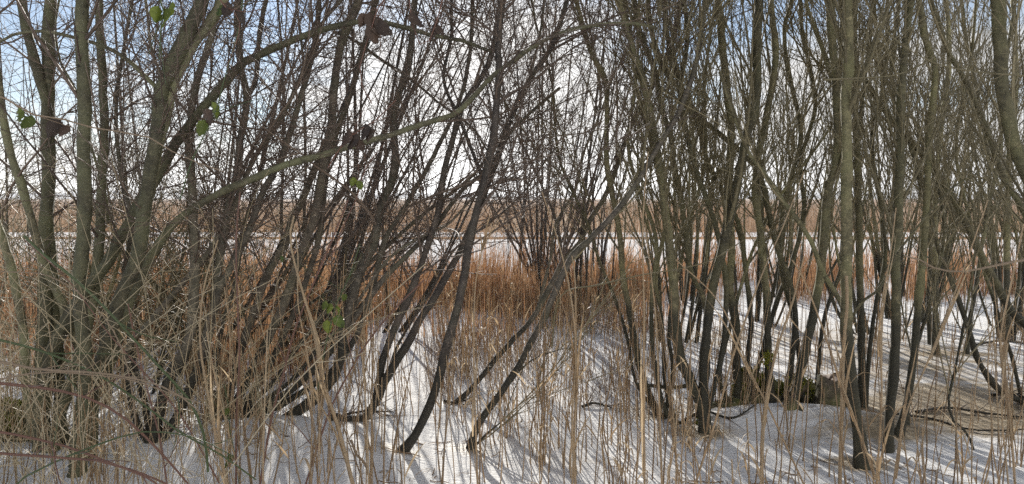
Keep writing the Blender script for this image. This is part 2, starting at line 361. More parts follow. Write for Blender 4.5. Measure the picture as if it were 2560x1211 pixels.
BL, BD, BM, BR = M['bark_left'], M['bark_dark'], M['bark_mid'], M['bark_right']; TD, TO = M['twig_dark'], M['twig_olive']
tree('willow_tree', 'thick grey-green willow with many crossing trunks at the left edge', [
    ("105,1150 105,1010 108,885 115,755 112,605 118,500 122,400 118,300 120,200 120,100 127,0", 38, 32, dict(dl=.5)),
    ("170,1130 150,1040 150,900 140,760 128,560 122,400 118,260 100,190 75,100 55,0", 30, 25, dict(dl=.3)),
    ("195,1211 213,1055 215,905 205,800 200,700 208,605 212,500 210,400 212,250 207,100 212,0", 38, 36, dict(dl=.1)),
    ("130,1155 150,1040 200,880 228,750 245,605 250,450 253,300 250,150 245,0", 32, 21, dict(dl=.5)),
    ("200,1190 215,1010 250,925 285,815 310,730 340,660 355,590 365,500 378,425 395,300 405,225 450,125 505,0", 40, 38, dict(dl=.15)),
    ("330,700 352,600 385,460 400,375 420,300 435,235 465,165 500,100 545,30 560,0", 20, 30, dict(D=4.2, dl=.15)),
    ("120,1150 105,1030 120,925 140,855 165,805 215,725 260,670 295,605 325,555 350,500 395,440 435,365 480,300 530,240 600,160 640,140 740,95 840,65 920,55 990,65 1090,90 1160,105 1230,130", 44, 9, dict(dl=.5)),
    ("215,1000 205,905 190,855 165,790 145,735 115,670 95,605 75,530 55,450 30,380 15,300 0,190 -20,90 -30,0", 26, 18, dict(D=4.6, dl=-.3)),
    ("390,218 325,155 270,120 200,97 120,80 50,83 0,105 -60,140", 13, 7, dict(D=4.3, dl=-.1)),
    ("404,190 385,140 375,100 370,40 365,0", 9, 7, dict(D=4.35, dl=.1)),
    ("225,1180 235,1000 280,900 330,740 395,605 450,540 530,490 600,460 700,418 805,390 980,335 1065,305 1140,280 1190,232 1230,190 1280,150 1340,110 1400,82 1480,65 1580,58 1640,70", 30, 9, dict(dl=.6)),
    ("105,1150 70,1000 60,850 40,700 10,600 -30,480 -60,300 -80,0", 26, 18, dict(dl=.3)),
    ("270,560 262,480 215,330 190,230 150,150 140,60 150,0", 9, 6, dict(D=4.7, dl=.3)),
], (150, 1150), BL, TD, 104, 894, 3414, 'L', t0=.3)
tree('willow_tree', 'dark leaning willow standing behind the grey-green one', [
    ("385,1155 390,1055 425,945 460,885 480,805 487,705 487,605 480,450 475,330 490,220 520,120 540,0", 36, 16, dict(dl=.5)),
    ("395,1150 430,1060 480,960 500,900 530,780 542,690 552,600 570,500 590,420 598,340 612,250 598,160 592,100 590,0", 26, 18, dict(dl=.6)),
    ("400,1160 440,1050 500,905 525,805 550,730 580,670 615,605 640,545 665,480 705,410 730,340 755,250 770,200 790,115 800,0", 22, 15, dict(dl=.7)),
    ("612,250 640,200 645,130 655,50 665,0", 14, 13, dict(D=6.0, dl=.2)),
    ("375,1160 340,1050 320,930 325,860 385,790 440,720 500,650 560,560 600,470 640,380 700,290 760,160 800,60 850,0", 20, 10, dict(dl=.8)),
    ("380,1150 360,1000 330,880 310,700 330,560 300,420 290,250 310,120 330,0", 16, 9, dict(dl=.6)),
], (388, 1158), BM, TD, 88, 894, 3699, 'L', t0=.25)
tree('willow_tree', 'low fanning willow whose trunks all lean to the right', [
    ("570,1065 600,990 640,905 670,845 705,770 730,705 765,605 785,550 800,475 810,400 825,325 830,240 840,150 860,75 895,0", 24, 24, dict(dl=.3)),
    ("560,1060 585,930 610,840 640,755 670,680 715,605 725,560 755,500 785,425 815,350", 24, 18, dict(dl=.4)),
    ("580,1070 640,970 690,880 750,740 795,605 810,500 815,450 830,375 855,300 880,230 895,175 915,100 940,0", 18, 17, dict(dl=.7)),
    ("575,1085 660,1075 740,1030 805,980 840,935 855,885 865,815 905,680 940,605 950,535 970,475 985,415 980,325 990,250 1015,170 1025,100 1035,0", 34, 17, dict(dl=.5)),
    ("600,1080 700,1010 815,945 865,885 890,840 910,790 935,705 960,605 1000,540 1060,440 1110,340 1150,250 1175,120 1180,0", 20, 10, dict(dl=.6)),
    ("590,1085 690,1000 780,930 850,850 900,780 960,700 1020,640 1080,580 1125,520 1170,465 1230,420 1280,330 1330,280 1400,220", 22, 9, dict(dl=.6)),
    ("560,1060 545,900 560,800 590,700 610,600 650,500 690,440", 14, 6, dict(dl=.4)),
    ("600,1075 720,960 790,880 870,790 960,660 1040,600 1120,560 1200,480 1290,440", 14, 5, dict(dl=.3)),
    ("585,1075 680,960 730,890 800,800 880,700 940,640 1050,540 1180,440 1260,330 1320,200 1350,80 1360,0", 14, 7, dict(dl=.9)),
    ("705,605 705,500 710,300 705,125 695,0", 9, 6, dict(D=6.4, dl=.2)),
    ("760,580 762,400 758,200 755,120 740,0", 9, 7, dict(D=6.2, dl=.2)),
    ("835,80 885,100 940,140 1000,180 1060,225 1100,260 1180,320 1220,380", 10, 6, dict(D=6.0, dl=.3)),
], (575, 1075), BM, TD, 120, 1092, 4551, 'L', t0=.25)
tree('willow_tree', 'pair of dark willow trunks rising from one snowy root, leaning right', [
    ("860,1085 900,1055 940,1005 960,955 990,905 1025,855 1050,805 1080,760 1105,715 1145,645 1165,605 1195,530 1225,450 1255,375 1285,290 1330,200 1380,120 1420,0", 26, 14, dict(dl=.6)),
    ("880,1078 925,1040 945,980 960,905 985,835 1015,770 1040,705 1065,635 1075,605 1100,525 1110,450 1130,375 1165,260 1205,200 1230,150 1245,80 1255,0", 22, 15, dict(dl=.5)),
    ("970,930 1000,850 1070,740 1140,620 1220,560 1300,490 1380,380", 8, 5, dict(D=5.7, dl=.3)),
], (870, 1083), BD, TD, 48, 516, 2133, 'L', drift=np.array([.01, 0, 0]))
tree('willow_tree', 'single dark willow trunk with an S-bend, bare snow around its foot', [
    ("1005,1145 1035,1095 1065,1035 1090,965 1110,885 1130,820 1145,755 1160,680 1170,605 1190,525 1210,450 1230,350 1240,225 1240,100 1250,0", 27, 18, dict(dl=.3)),
    ("1210,450 1180,380 1150,300 1110,200 1128,100 1130,0", 11, 8, dict(D=5.1, dl=.3)),
], (1005, 1145), BD, TD, 40, 416, 1849, 'L')
tree('willow_tree', 'slim low willow stem slanting right from a dark twig litter', [
    ("1135,1010 1180,970 1225,915 1280,850 1315,815 1345,770 1385,690 1410,640 1445,605 1470,550 1515,480 1545,400 1570,325 1600,270 1640,190 1680,100 1700,0", 15, 14, dict(dl=.4)),
    ("1345,770 1375,650 1390,560 1440,470 1460,380 1500,280 1490,150 1450,0", 9, 6, dict(D=6.3, dl=.2)),
], (1135, 1010), BM, TD, 30, 191, 561, 'R')
tree('willow_tree', 'slanting willow stem whose foot forks beside a thin dead shoot', [
    ("1175,1120 1190,1070 1230,1015 1280,940 1310,885 1345,820 1370,770 1400,705 1430,645 1475,605 1530,545 1580,480 1630,395 1680,315 1710,250 1740,150 1760,0", 20, 13, dict(dl=.3)),
    ("1180,1118 1215,1085 1260,1050", 7, 3, dict(dl=0)),
    ("1270,955 1330,900 1380,880 1420,870", 6, 3, dict(D=5.0, dl=0)),
], (1175, 1120), BM, TO, 30, 191, 561, 'R')
# fanning bush in the middle distance
fan = [("1352,%d %d,%d %d,%d %d,0" % (735 + k % 3 * 4, 1352 + dx * .25, 600, 1352 + dx * .62, 380 - k * 3, 1352 + dx), 9 if k == 5 else 6, 4, dict(dl=.6))
       for k, dx in enumerate((-300, -240, -170, -120, -70, 5, 40, 90, 150, 220, 290))]
tree('willow_bush', 'dark bush fanning out of the rusty reeds at the centre', fan, (1352, 740), BD, TD, 90, 570, 1168, 'R', t0=.04, cat='willow bush')
tree('willow_tree', 'cluster of slender willow stems curving up left of the mossy stool', [
    ("1642,1037 1635,1015 1615,965 1595,905 1585,845 1575,780 1560,695 1552,605 1545,550 1530,475 1520,400 1520,275 1510,185 1480,135 1440,0", 20, 12, dict(dl=.3)),
    ("1700,1065 1680,1055 1655,1005 1640,930 1630,845 1630,730 1640,600 1600,480 1570,360 1590,200 1600,0", 14, 9, dict(dl=.3)),
    ("1690,1060 1665,980 1660,900 1655,800 1640,700 1660,560 1640,400 1600,250 1580,100 1560,0", 12, 7, dict(dl=.5)),
    ("1660,1050 1680,930 1670,830 1690,700 1720,560 1760,400 1760,200 1790,0", 12, 7, dict(dl=.5)),
    ("1650,1040 1590,960 1570,860 1540,760 1500,660 1470,560 1400,400 1380,200 1340,60 1330,0", 9, 7, dict(dl=.8)),
], (1665, 1045), BR, TO, 61, 387, 1075, 'R')
tree('willow_tree', 'stout dark-footed willow with two main trunks beside a snow bank', [
    ("1762,1085 1760,1030 1745,995 1725,945 1700,885 1690,805 1685,705 1675,605 1665,525 1655,440 1635,350 1620,260 1600,190 1580,125 1560,50 1545,0", 32, 17, dict(dl=.4)),
    ("1760,1085 1758,1000 1760,905 1770,805 1785,705 1812,620 1830,540 1850,450 1870,350 1895,250 1900,120 1905,0", 28, 24, dict(dl=.3)),
    ("1745,1060 1755,950 1770,850 1760,745 1730,680 1720,605 1705,500 1690,410 1685,350 1660,260 1640,160 1610,90 1590,0", 15, 16, dict(dl=.6)),
    ("1590,960 1680,970 1730,965 1745,1000", 9, 14, dict(D=5.2, dl=0)),
    ("1755,1080 1790,950 1810,850 1815,700 1790,560 1740,420 1700,240 1720,100 1710,0", 15, 13, dict(dl=.6)),
], (1762, 1085), BR, TO, 74, 456, 1262, 'R')
ST, _ = tree('willow_stool', 'mossy old willow stool sprouting a row of upright trunks', [
    ("1850,1030 1845,995 1840,905 1835,805 1820,705 1825,605 1815,500 1820,400 1820,310 1810,210 1800,100 1790,0", 24, 20, dict(dl=.3)),
    ("1985,1060 1980,1010 2010,905 2030,805 2050,705 2062,605 2066,550 2078,475 2096,390 2090,200 2080,100 2075,0", 26, 22, dict(dl=.4)),
    ("1925,1035 1920,905 1918,760 1905,605 1890,450 1915,300 1940,150 1930,0", 23, 17, dict(dl=.2)),
    ("1890,1035 1870,930 1880,800 1870,700 1850,560 1780,430 1740,300 1680,150 1660,0", 15, 13, dict(dl=.5)),
    ("1960,1035 1975,930 1990,800 1975,700 1940,600 1900,440 1855,385 1795,335 1745,290 1705,225 1660,175 1630,75 1620,0", 18, 12, dict(dl=.5)),
    ("2010,1030 2000,930 1985,800 1950,650 1960,500 2000,350 1975,200 1960,80 1980,0", 14, 12, dict(dl=.5)),
    ("1870,1030 1900,900 1940,760 1985,640 2010,520 2000,400 2040,260 2010,100 2000,0", 14, 11, dict(dl=.6)),
    ("2040,1020 2045,900 2060,780 2110,620 2100,480 2140,330 2160,180 2180,0", 12, 10, dict(dl=.4)),
    ("2095,240 2075,190 2055,125 2020,25 2015,0", 12, 11, dict(D=5.5, dl=.1)),
    ("1830,1035 1800,940 1830,800 1870,660 1930,520 1990,440 2090,300", 12, 7, dict(dl=.4)),
], (1950, 1045), BR, TO, 129, 775, 2150, 'R')
tree('willow_tree', 'straight pale-barked trunk with a blackened foot nearest the front right', [
    ("2155,1175 2145,1080 2135,1005 2126,905 2120,805 2121,730 2122,605 2120,450 2121,350 2118,250 2122,150 2120,0", 36, 25, dict(dl=.1)),
    ("2124,792 2105,760 2080,720 2050,670 2028,605 1985,540 1950,495 1915,440 1870,380 1840,300 1800,180", 15, 9, dict(D=4.45, dl=.4)),
    ("2128,800 2150,760 2200,720 2240,640 2300,560 2380,470 2450,430", 9, 4, dict(D=4.45, dl=-.2)),
], (2155, 1175), BR, TO, 27, 145, 420, 'R', t0=.45)
tree('willow_tree', 'dark twin trunks close behind the straight pale-barked one', [
    ("2155,1015 2157,930 2155,855 2152,755 2150,605 2148,450 2140,300 2136,150 2140,0", 23, 15, dict(dl=.2)),
    ("2130,1010 2120,900 2112,760 2108,620 2110,480 2115,350 2100,200 2110,0", 17, 14, dict(dl=.5)),
    ("2165,1015 2175,880 2190,760 2215,640 2200,500 2180,350 2215,180 2220,0", 12, 10, dict(dl=.5)),
], (2150, 1015), BR, TO, 40, 273, 794, 'R')
tree('willow_tree', 'twin upright willow trunks with a thin third one at the brown ice', [
    ("2220,1135 2222,1080 2232,955 2237,830 2235,705 2234,605 2240,560 2240,500 2245,400 2245,300 2250,200 2262,100 2275,0", 28, 20, dict(dl=.2)),
    ("2245,1100 2265,1005 2280,905 2290,805 2302,705 2310,605 2315,500 2320,350 2330,260 2335,165 2310,90 2295,0", 22, 17, dict(dl=.4)),
    ("2268,1080 2270,1010 2290,880 2330,740 2360,600 2350,480 2320,330", 11, 7, dict(dl=.3)),
], (2232, 1115), BR, TO, 54, 342, 935, 'R')
tree('willow_tree', 'two thin trunks side by side on the streaky ice beyond', [
    ("2337,895 2337,780 2335,605 2340,450 2352,300 2370,150 2360,0", 17, 12, dict(dl=.4)),
    ("2326,870 2322,760 2325,600 2300,430 2250,300 2200,150 2180,0", 12, 9, dict(dl=.6)),
    ("2415,893 2430,780 2450,655 2470,520 2500,380 2510,200 2540,0", 12, 9, dict(dl=.6)),
], (2337, 895), BR, TO, 54, 364, 1122, 'R')
tree('willow_tree', 'leaning olive trunks crossing the right edge of the picture', [
    ("2650,1000 2580,830 2535,785 2500,725 2470,665 2440,602 2395,510 2345,430 2290,360 2245,310 2190,235 2135,150 2110,60 2100,0", 26, 12, dict(D=5.6, dl=.4)),
    ("2700,1100 2640,700 2570,440 2530,350 2507,225 2500,100 2492,0", 44, 34, dict(D=3.9, dl=.1)),
    ("2680,1000 2620,650 2560,530 2500,420 2460,300 2420,210 2370,120 2330,0", 20, 12, dict(D=5.0, dl=.4)),
    ("2660,1000 2600,700 2580,480 2570,300 2590,120 2580,0", 24, 18, dict(D=4.6, dl=.3)),
], (2700, 1110), BR, TO, 68, 410, 1075, 'R')
tree('willow_tree', 'thin willow bowing out of the heap of sticks at right', [
    ("2590,1040 2560,1005 2510,985 2470,940 2440,885 2415,805 2385,720 2350,635 2330,560 2300,450 2270,330 2230,200 2240,60 2250,0", 17, 10, dict(D=5.6, dl=.4)),
    ("2555,1000 2530,900 2490,780 2450,655 2420,540 2390,400 2400,260 2430,120 2440,0", 11, 8, dict(D=5.7, dl=.5)),
    ("2435,1132 2420,1085 2385,1055 2372,1005 2385,945 2405,845 2430,700 2440,600 2430,500", 8, 5, dict(D=4.55, dl=.4)),
], (2560, 1010), BR, TO, 47, 296, 794, 'R')
tree('willow_tree', 'dark pair of trunks standing on shaded ice near the right edge', [
    ("2515,852 2515,740 2516,620 2522,400 2540,200 2535,0", 18, 13, dict(dl=.4)),
    ("2500,845 2485,720 2480,600 2470,420 2440,250 2410,100 2400,0", 12, 9, dict(dl=.5)),
    ("2530,850 2560,700 2580,520 2600,300", 13, 9, dict(dl=.5)),
], (2515, 852), BR, TO, 54, 364, 1122, 'R')

# ------------------------------------------------------------------ more willows behind, each with its own base
def bg_tree(x, y, n, spread, h, label, bm, tm, dens=1.0, style='R', lean=0):
    b = np.array([x, y, float(terrain(x, y))]); root = empty('willow_bush', b)
    tag(root, label, 'willow bush', 'willow bushes behind the front trees')
    ps = []
    for k in range(n):
        a = rng.random() * 6.28; r = .1 + .3 * rng.random() * min(1, spread); H = h * (.6 + .5 * rng.random())
        s = b + np.array([math.cos(a) * r, math.sin(a) * r, -.06]); out = np.array([math.cos(a) * spread + lean, math.sin(a) * spread * .7, 0]) * (.3 + .9 * rng.random()); j = rng.normal(size=3) * .18
        pts = [np.append(s + np.array([0, 0, H * f]) + out * f ** .8 + j * math.sin(f * 5) * .6, 0) for f in (0, .15, .35, .6, .85, 1)]
        r0 = .009 + .020 * rng.random()
        for q_, f in zip(pts, (0, .15, .35, .6, .85, 1)): q_[3] = r0 * (1 - .78 * f)
        p = spline(np.array(pts), 18); ps.append(p)
        vv, qq = tubes(p[None, :, :3], p[None, :, 3], 6); mesh_np('trunk', vv, qq, bm, root, b, np.full(len(vv), rng.random()))
    A = np.stack([p[:, :3] for p in ps]); R = np.stack([p[:, 3] for p in ps]); bag = Bag()
    crown(bag, A, R, int(n * 7 * dens), int(n * 34 * dens), int(n * 60 * dens), style, None, .1)
    bag.build('crown', tm, root, b)
ORD = ['first', 'second', 'third', 'fourth', 'fifth', 'sixth', 'seventh', 'eighth', 'ninth', 'tenth', 'eleventh', 'twelfth']
right_row = [(1.9, 8.2, 9, .6), (3.1, 9.1, 11, .8), (4.2, 8.3, 10, .7), (5.2, 9.6, 12, .9), (6.3, 9.0, 11, .8), (2.6, 11.2, 12, .9), (4.6, 12.0, 13, 1.0), (6.6, 12.2, 13, 1.0), (8.6, 12.0, 12, 1.1)]
for k, (x, y, n, s) in enumerate(sorted(right_row, key=lambda r: r[0] / r[1])):
    bg_tree(x, y, n, s, 4.2, '%s upright willow bush from the left in the thicket behind the right-hand trees' % ORD[k], BR, TO, .55)
mid_row = [(.55, 9.2, 7, .9), (1.2, 10.8, 9, 1.0), (.0, 12.6, 6, 1.0)]
for k, (x, y, n, s) in enumerate(sorted(mid_row, key=lambda r: r[0] / r[1])):
    bg_tree(x, y, n, s, 4.6, '%s from the left of the dark bushes around the central reed gap' % ORD[k], BD, TD, .5)
left_row = [(-5.4, 7.6, 9, 1.0), (-4.0, 8.6, 7, 1.0), (-2.7, 8.3, 5, 1.2), (-6.6, 10.2, 9, 1.3), (-1.6, 9.6, 4, 1.2)]
for k, (x, y, n, s) in enumerate(sorted(left_row, key=lambda r: r[0] / r[1])):
    bg_tree(x, y, n, s, 4.8, '%s loose dark willow bush from the left in the rusty reeds' % ORD[k], BD, TD, .7, 'L', lean=.3)
for k, (x, y, n, s) in enumerate([(-4.3, 5.6, 9, .9), (-3.3, 5.9, 9, .8), (-2.5, 6.3, 7, .8)]):
    bg_tree(x, y, n, s, 1.6, '%s from the left of the low olive bushes behind the grey-green willow' % ORD[k], BR, TO, 1.6, 'L')

for k, (x, y, n, ln) in enumerate([(-2.9, 6.6, 8, 1.9), (-2.3, 7.4, 8, 2.1), (-1.9, 6.9, 5, 1.8), (-1.5, 8.6, 4, 1.9)]):
    bg_tree(x, y, n, .5, 4.8, '%s from the left of the slim right-leaning willow bushes behind the low fanning willow' % ORD[k], BD, TD, .5, 'L', lean=ln)

# ------------------------------------------------------------------ mossy stool, stumps, logs
def lump(name, c, r, m, parent=None, loc=None, seed=0, rough=.25, nu=28, nv=16, flat=.0):
    g = np.random.default_rng(seed); u = np.linspace(0, 2 * math.pi, nu, endpoint=False); w_ = np.linspace(.02, math.pi - .02, nv)
    U, W = np.meshgrid(u, w_); d = np.stack([np.cos(U) * np.sin(W), np.sin(U) * np.sin(W), np.cos(W)], -1); k = np.ones(U.shape)
    for _ in range(9):
        f = g.normal(size=3) * 3.2; k += rough * .35 * np.sin(d @ f + g.random() * 6)
    k += rough * .15 * g.normal(size=U.shape)
    v_ = (d * k[..., None] * np.array(r) + np.array(c)).reshape(-1, 3)
    i = (np.arange(nv - 1) * nu)[:, None] + np.arange(nu)[None]; j = (np.arange(nv - 1) * nu)[:, None] + ((np.arange(nu) + 1) % nu)[None]
    q_ = np.stack([i, i + nu, j + nu, j], -1).reshape(-1, 4)
    return v_, q_
def moss_tufts(pts, n, s, bag):
    """short tufts standing on given surface points"""
    i = rng.integers(0, len(pts), n); p = pts[i] + rng.normal(size=(n, 3)) * s * .5; d = rv(n); d[:, 2] = np.abs(d[:, 2]) + .4
    A = np.stack([p, p + d * s * .6, p + d * s * 1.1 + rv(n) * s * .3], 1); R = np.tile([.006, .0065, .002], (n, 1)); bag.tubes(A, R, 3)
sb = np.array(ST.location); bag = Bag(); tops = []
for k, (a, b_, D, rx, rz) in enumerate([(1868, 985, 5.45, .10, .15), (1905, 990, 5.5, .11, .17), (1955, 1000, 5.5, .13, .12), (2000, 1000, 5.5, .12, .12), (1925, 1015, 5.45, .2, .09), (2045, 1010, 5.5, .12, .1), (2085, 1005, 5.45, .08, .14), (1830, 1022, 5.4, .12, .07), (1790, 1030, 5.45, .14, .06)]):
    c = P(a, b_, D); v_, q_ = lump('', c, (rx, rx * .9, rz), None, seed=k + 3, rough=.4); bag.add(v_, q_, .3 + .4 * (k % 3) / 2)
    if k < 4: tops.append(v_[(v_[:, 2] > c[2] + rz * .35)])
bag.build('stool_base', M['bark_stool'], ST, sb)
bag = Bag(); moss_tufts(np.concatenate(tops), 1500, .014, bag)
for a, b_, D in [(1762, 1075, 5.0), (1750, 1060, 5.0), (1990, 960, 5.35), (1978, 970, 5.35), (1920, 900, 5.35)]:
    moss_tufts(P(a, b_, D)[None] + rng.normal(size=(40, 3)) * [.018, .01, .03], 120, .011, bag)
bag.build('moss', M['moss'], ST, sb)
def stump(label, base_px, r, h, seed, tilt=(0, 0)):
    D = gdepth(base_px[1]); b = P(*base_px, D); b[2] = float(terrain(b[0], b[1])); root = empty('tree_stump', b); tag(root, label, 'stump')
    g = np.random.default_rng(seed); S = 20; prof = [(-.05, 1.5), (.02, 1.3), (.3 * h, 1.08), (.7 * h, 1.0), (h, .95), (h + .006, .88)]
    ang = np.arange(S) * 2 * math.pi / S; k = 1 + .12 * np.sin(ang * 3 + g.random() * 6) + .07 * np.sin(ang * 5 + 1) + .04 * g.normal(size=S)
    V = []
    for z, f in prof:
        jag = (.02 * np.sin(ang * 2 + 1) + .008 * g.normal(size=S)) if z > .9 * h else 0
        V.append(np.stack([np.cos(ang) * k * r * f + tilt[0] * z, np.sin(ang) * k * r * f + tilt[1] * z, z + jag + 0 * ang], -1))
    V = np.concatenate(V) + b; i = (np.arange(len(prof) - 1) * S)[:, None] + np.arange(S)[None]; j = (np.arange(len(prof) - 1) * S)[:, None] + ((np.arange(S) + 1) % S)[None]
    mesh_np('bark', V, np.stack([i, j, j + S, i + S], -1).reshape(-1, 4), M['bark_stool'], root, b, np.full(len(V), .4))
    # cut face with a sunken rotten core
    rings = []
    for f, dz in ((.9, .008), (.6, .002), (.3, -.015), (.02, -.03)):
        rings.append(np.stack([np.cos(ang) * k * r * f + tilt[0] * h, np.sin(ang) * k * r * f + tilt[1] * h, h + dz + .02 * np.sin(ang * 2 + 1) * f + .003 * g.normal(size=S)], -1))
    V = np.concatenate(rings) + b; i = (np.arange(3) * S)[:, None] + np.arange(S)[None]; j = (np.arange(3) * S)[:, None] + ((np.arange(S) + 1) % S)[None]
    mesh_np('cut_face', V, np.stack([i, j, j + S, i + S], -1).reshape(-1, 4), M['wood_cut'], root, b, np.full(len(V), .6))
    return root
stump('pale cut stump with ragged top standing in snow right of the mossy stool', (2068, 1040), .085, .22, 1)
stump('rotten brown stump among the low fanning trunks', (545, 1075), .075, .22, 5, (.1, -.15))
stump('short dark stub half sunk in snow before the mossy stool', (1975, 1062), .035, .07, 8)

def simple_branch(name, label, s, w0, w1, D, m, dl=0, cat='branch', twigs=4, group=None, lift=.012):
    p = stem_path(s, w0, w1, D=D, dl=dl, ext=0); gz = terrain(p[:, 0], p[:, 1]); 
    b = p[0, :3].copy(); root = empty(name, b); tag(root, label, cat, group)
    vv, qq = tubes(p[None, :, :3], p[None, :, 3], 7); mesh_np('stem', vv, qq, m, root, b, np.full(len(vv), .5))
    if twigs:
        A, R = p[None, :, :3], p[None, :, 3]; B, RB = children(A, R, twigs, .1, .95, (.06, .3), (25, 60), .03, .14, 6, .7, .0035, .0012)
        for k in range(len(B)):
            bg_ = Bag(); bg_.tubes(B[k:k+1], RB[k:k+1], 4); bg_.build('side_twig', m, root, b)
    return root
def ground_stick(label, pts_px, r, tw=6, group=None):
    pts = []
    for a, b_, up in pts_px:
        c = P(a, b_, gdepth(b_)); c[2] = float(terrain(c[0], c[1])) + up + r * .6; pts.append([*c, r])
    p = spline(np.array(pts), 22); p[:, 3] *= np.linspace(1, .4, 22); b = p[0, :3].copy()
    root = empty('fallen_branch', b); tag(root, label, 'fallen branch', group)
    vv, qq = tubes(p[None, :, :3], p[None, :, 3], 7); mesh_np('stem', vv, qq, BD, root, b, np.full(len(vv), .4))
    B, RB = children(p[None, :, :3], p[None, :, 3], tw, .05, .95, (.08, .35), (20, 50), .02, .12, 6, .7, .004, .0012)
    B[:, :, 2] = np.maximum(B[:, :, 2], terrain(B[:, :, 0], B[:, :, 1]) + .004)
    for k in range(len(B)):
        bg_ = Bag(); bg_.tubes(B[k:k+1], RB[k:k+1], 4); bg_.build('side_twig', TD, root, b)
ground_stick('short black stick lying on bare snow left of the slender cluster', [(1455, 1022, 0), (1485, 1020, .02), (1530, 1024, 0)], .014, 10)
ground_stick('long dark branch lying across the brown ice', [(2240, 1052, .02), (2330, 1047, .0), (2420, 1075, .01), (2500, 1080, .01), (2590, 1078, .02)], .010, 10)
ground_stick('thick dark stick at the far side of the brown ice', [(2290, 1030, 0), (2370, 1022, .02), (2460, 1030, .01), (2570, 1040, 0)], .013, 22)
ground_stick('heap-forming stick against the right edge of the ice', [(2480, 985, 0), (2530, 1000, .06), (2600, 1020, .03)], .016, 20)
ground_stick('low stick half drowned in snow before the snow bank', [(1700, 1066, 0), (1760, 1060, .02), (1830, 1075, 0), (1890, 1060, .01)], .012, 14)
ground_stick('dark stick poking out of snow beyond the right-hand ice', [(2440, 870, 0), (2500, 862, .03), (2590, 870, .02)], .014, 18)
ground_stick('twiggy litter branch at the foot of the slim low willow', [(1110, 1005, 0), (1140, 1012, .01), (1190, 998, .02)], .009, 14)
ground_stick('twiggy litter branch around the foot of the twin leaning trunks', [(840, 1090, .02), (910, 1062, .03), (985, 1050, .02)], .010, 24)
simple_branch('dead_shoot', 'crooked sunlit shoot standing in the foreground snow', "935,1230 920,1185 914,1160 890,1135 882,1112 878,1100", 9, 7, 3.9, M['cane_tan'], cat='shoot', twigs=3)
simple_branch('willow_branch', 'nearly level thin branch reaching in before the cluster', "1380,870 1400,740 1500,712 1600,688 1700,672 1780,650 1860,600", 5, 3, 4.4, TO, cat='branch', twigs=5)
simple_branch('willow_branch', 'pale curved branch sweeping across the right trunks', "2700,640 2560,650 2470,668 2400,680 2340,672 2300,650 2260,640", 9, 4, 3.6, M['cane_tan'], cat='branch', twigs=3)
simple_branch('willow_branch', 'level sprig with short side twigs high at the right', "2700,200 2560,190 2440,180 2340,160 2250,110 2200,60", 6, 3, 3.6, TO, cat='branch', twigs=14)
simple_branch('willow_branch', 'grey sprig crossing the straight pale-barked trunk', "2060,200 2150,195 2240,188 2300,165 2340,140", 6, 3, 3.9, TO, cat='branch', twigs=8)
# mossy log at the left edge
c = P(-20, 1100, 4.75); c[2] = .12; root = empty('mossy_log', c); tag(root, 'mossy log at the foot of the left-hand willow', 'log')
v_, q_ = lump('', c, (.34, .2, .13), None, seed=21, rough=.35, nu=40, nv=24); mesh_np('wood', v_, q_, M['bark_stool'], root, c, np.full(len(v_), .3))
bag = Bag(); moss_tufts(v_[v_[:, 2] > .1], 2600, .016, bag); bag.build('moss', M['moss'], root, c)

# ------------------------------------------------------------------ reeds and grasses
def ribbons(x, y, h, w_, lean, K=5, droop=.0, tint=None):
    """upright blades from (x,y)"""
    n = len(x); base = np.stack([x, y, terrain(x, y) - .02], -1); a = rng.random(n) * 6.28; s = np.linspace(0, 1, K)
    dirx = np.cos(a) * lean * h; diry = np.sin(a) * lean * h; cur = rng.normal(size=n) * droop
    P_ = base[:, None] + np.stack([dirx[:, None] * s * (1 + cur[:, None] * s), diry[:, None] * s * (1 + cur[:, None] * s), h[:, None] * (s - np.abs(cur[:, None]) * .5 * s ** 3)], -1)
    R = w_[:, None] * (1 - .75 * s[None]) 
    return P_, R
def blades(bag, P_, R, tint=None):
    n, K, _ = P_.shape; a = rng.random(n) * 3.14; side = np.stack([np.cos(a), np.sin(a), 0 * a], -1)[:, None] * R[..., None]
    v_ = np.stack([P_ - side, P_ + side], 2).reshape(-1, 3)
    b = (np.arange(n) * K * 2)[:, None] + (np.arange(K - 1) * 2)[None]; q_ = np.stack([b, b + 1, b + 3, b + 2], -1).reshape(-1, 4)
    bag.add(v_, q_, np.repeat(rng.random(n) if tint is None else tint, K * 2))
def vnoise(x, y, s, seed=0):
    g = np.random.default_rng(seed); z = 0
    for _ in range(7):
        a = g.random() * 6.28; f = (1 + 1.6 * g.random()) / s; z = z + np.sin((x * math.cos(a) + y * math.sin(a)) * f + g.random() * 6)
    return z / 7 ** .5
# belt of rusty reeds
def belt(n, y0, y1, x0f, x1f, h0, h1, thr, seed, bag, lean=.16, wd=(.003, .0075)):
    y = y0 + (y1 - y0) * rng.random(n); x = y * (x0f + (x1f - x0f) * rng.random(n)); k = vnoise(x, y, .7, seed) + .45 * rng.normal(size=n) - 1.6 * np.clip(1 - (y - y0) / (.35 * (y1 - y0)), 0, 1) > thr; x, y = x[k], y[k]
    h = (h0 + (h1 - h0) * rng.random(len(x)) ** 1.4) * (1 + .24 * vnoise(x, y, .6, seed + 1)); P_, R = ribbons(x, y, h, wd[0] + (wd[1] - wd[0]) * rng.random(len(x)), lean * rng.random(len(x)), 5, .5)
    blades(bag, P_, R, np.clip(.5 + .25 * vnoise(x, y, 1.2, seed + 2) + .25 * rng.normal(size=len(x)), 0, 1))
bag = Bag()
belt(15000, 7.0, 12.5, -.75, -.2, .7, 1.15, -.5, 1, bag)
belt(2200, 5.8, 9.0, -.85, -.4, .55, 1.1, -.5, 31, bag)
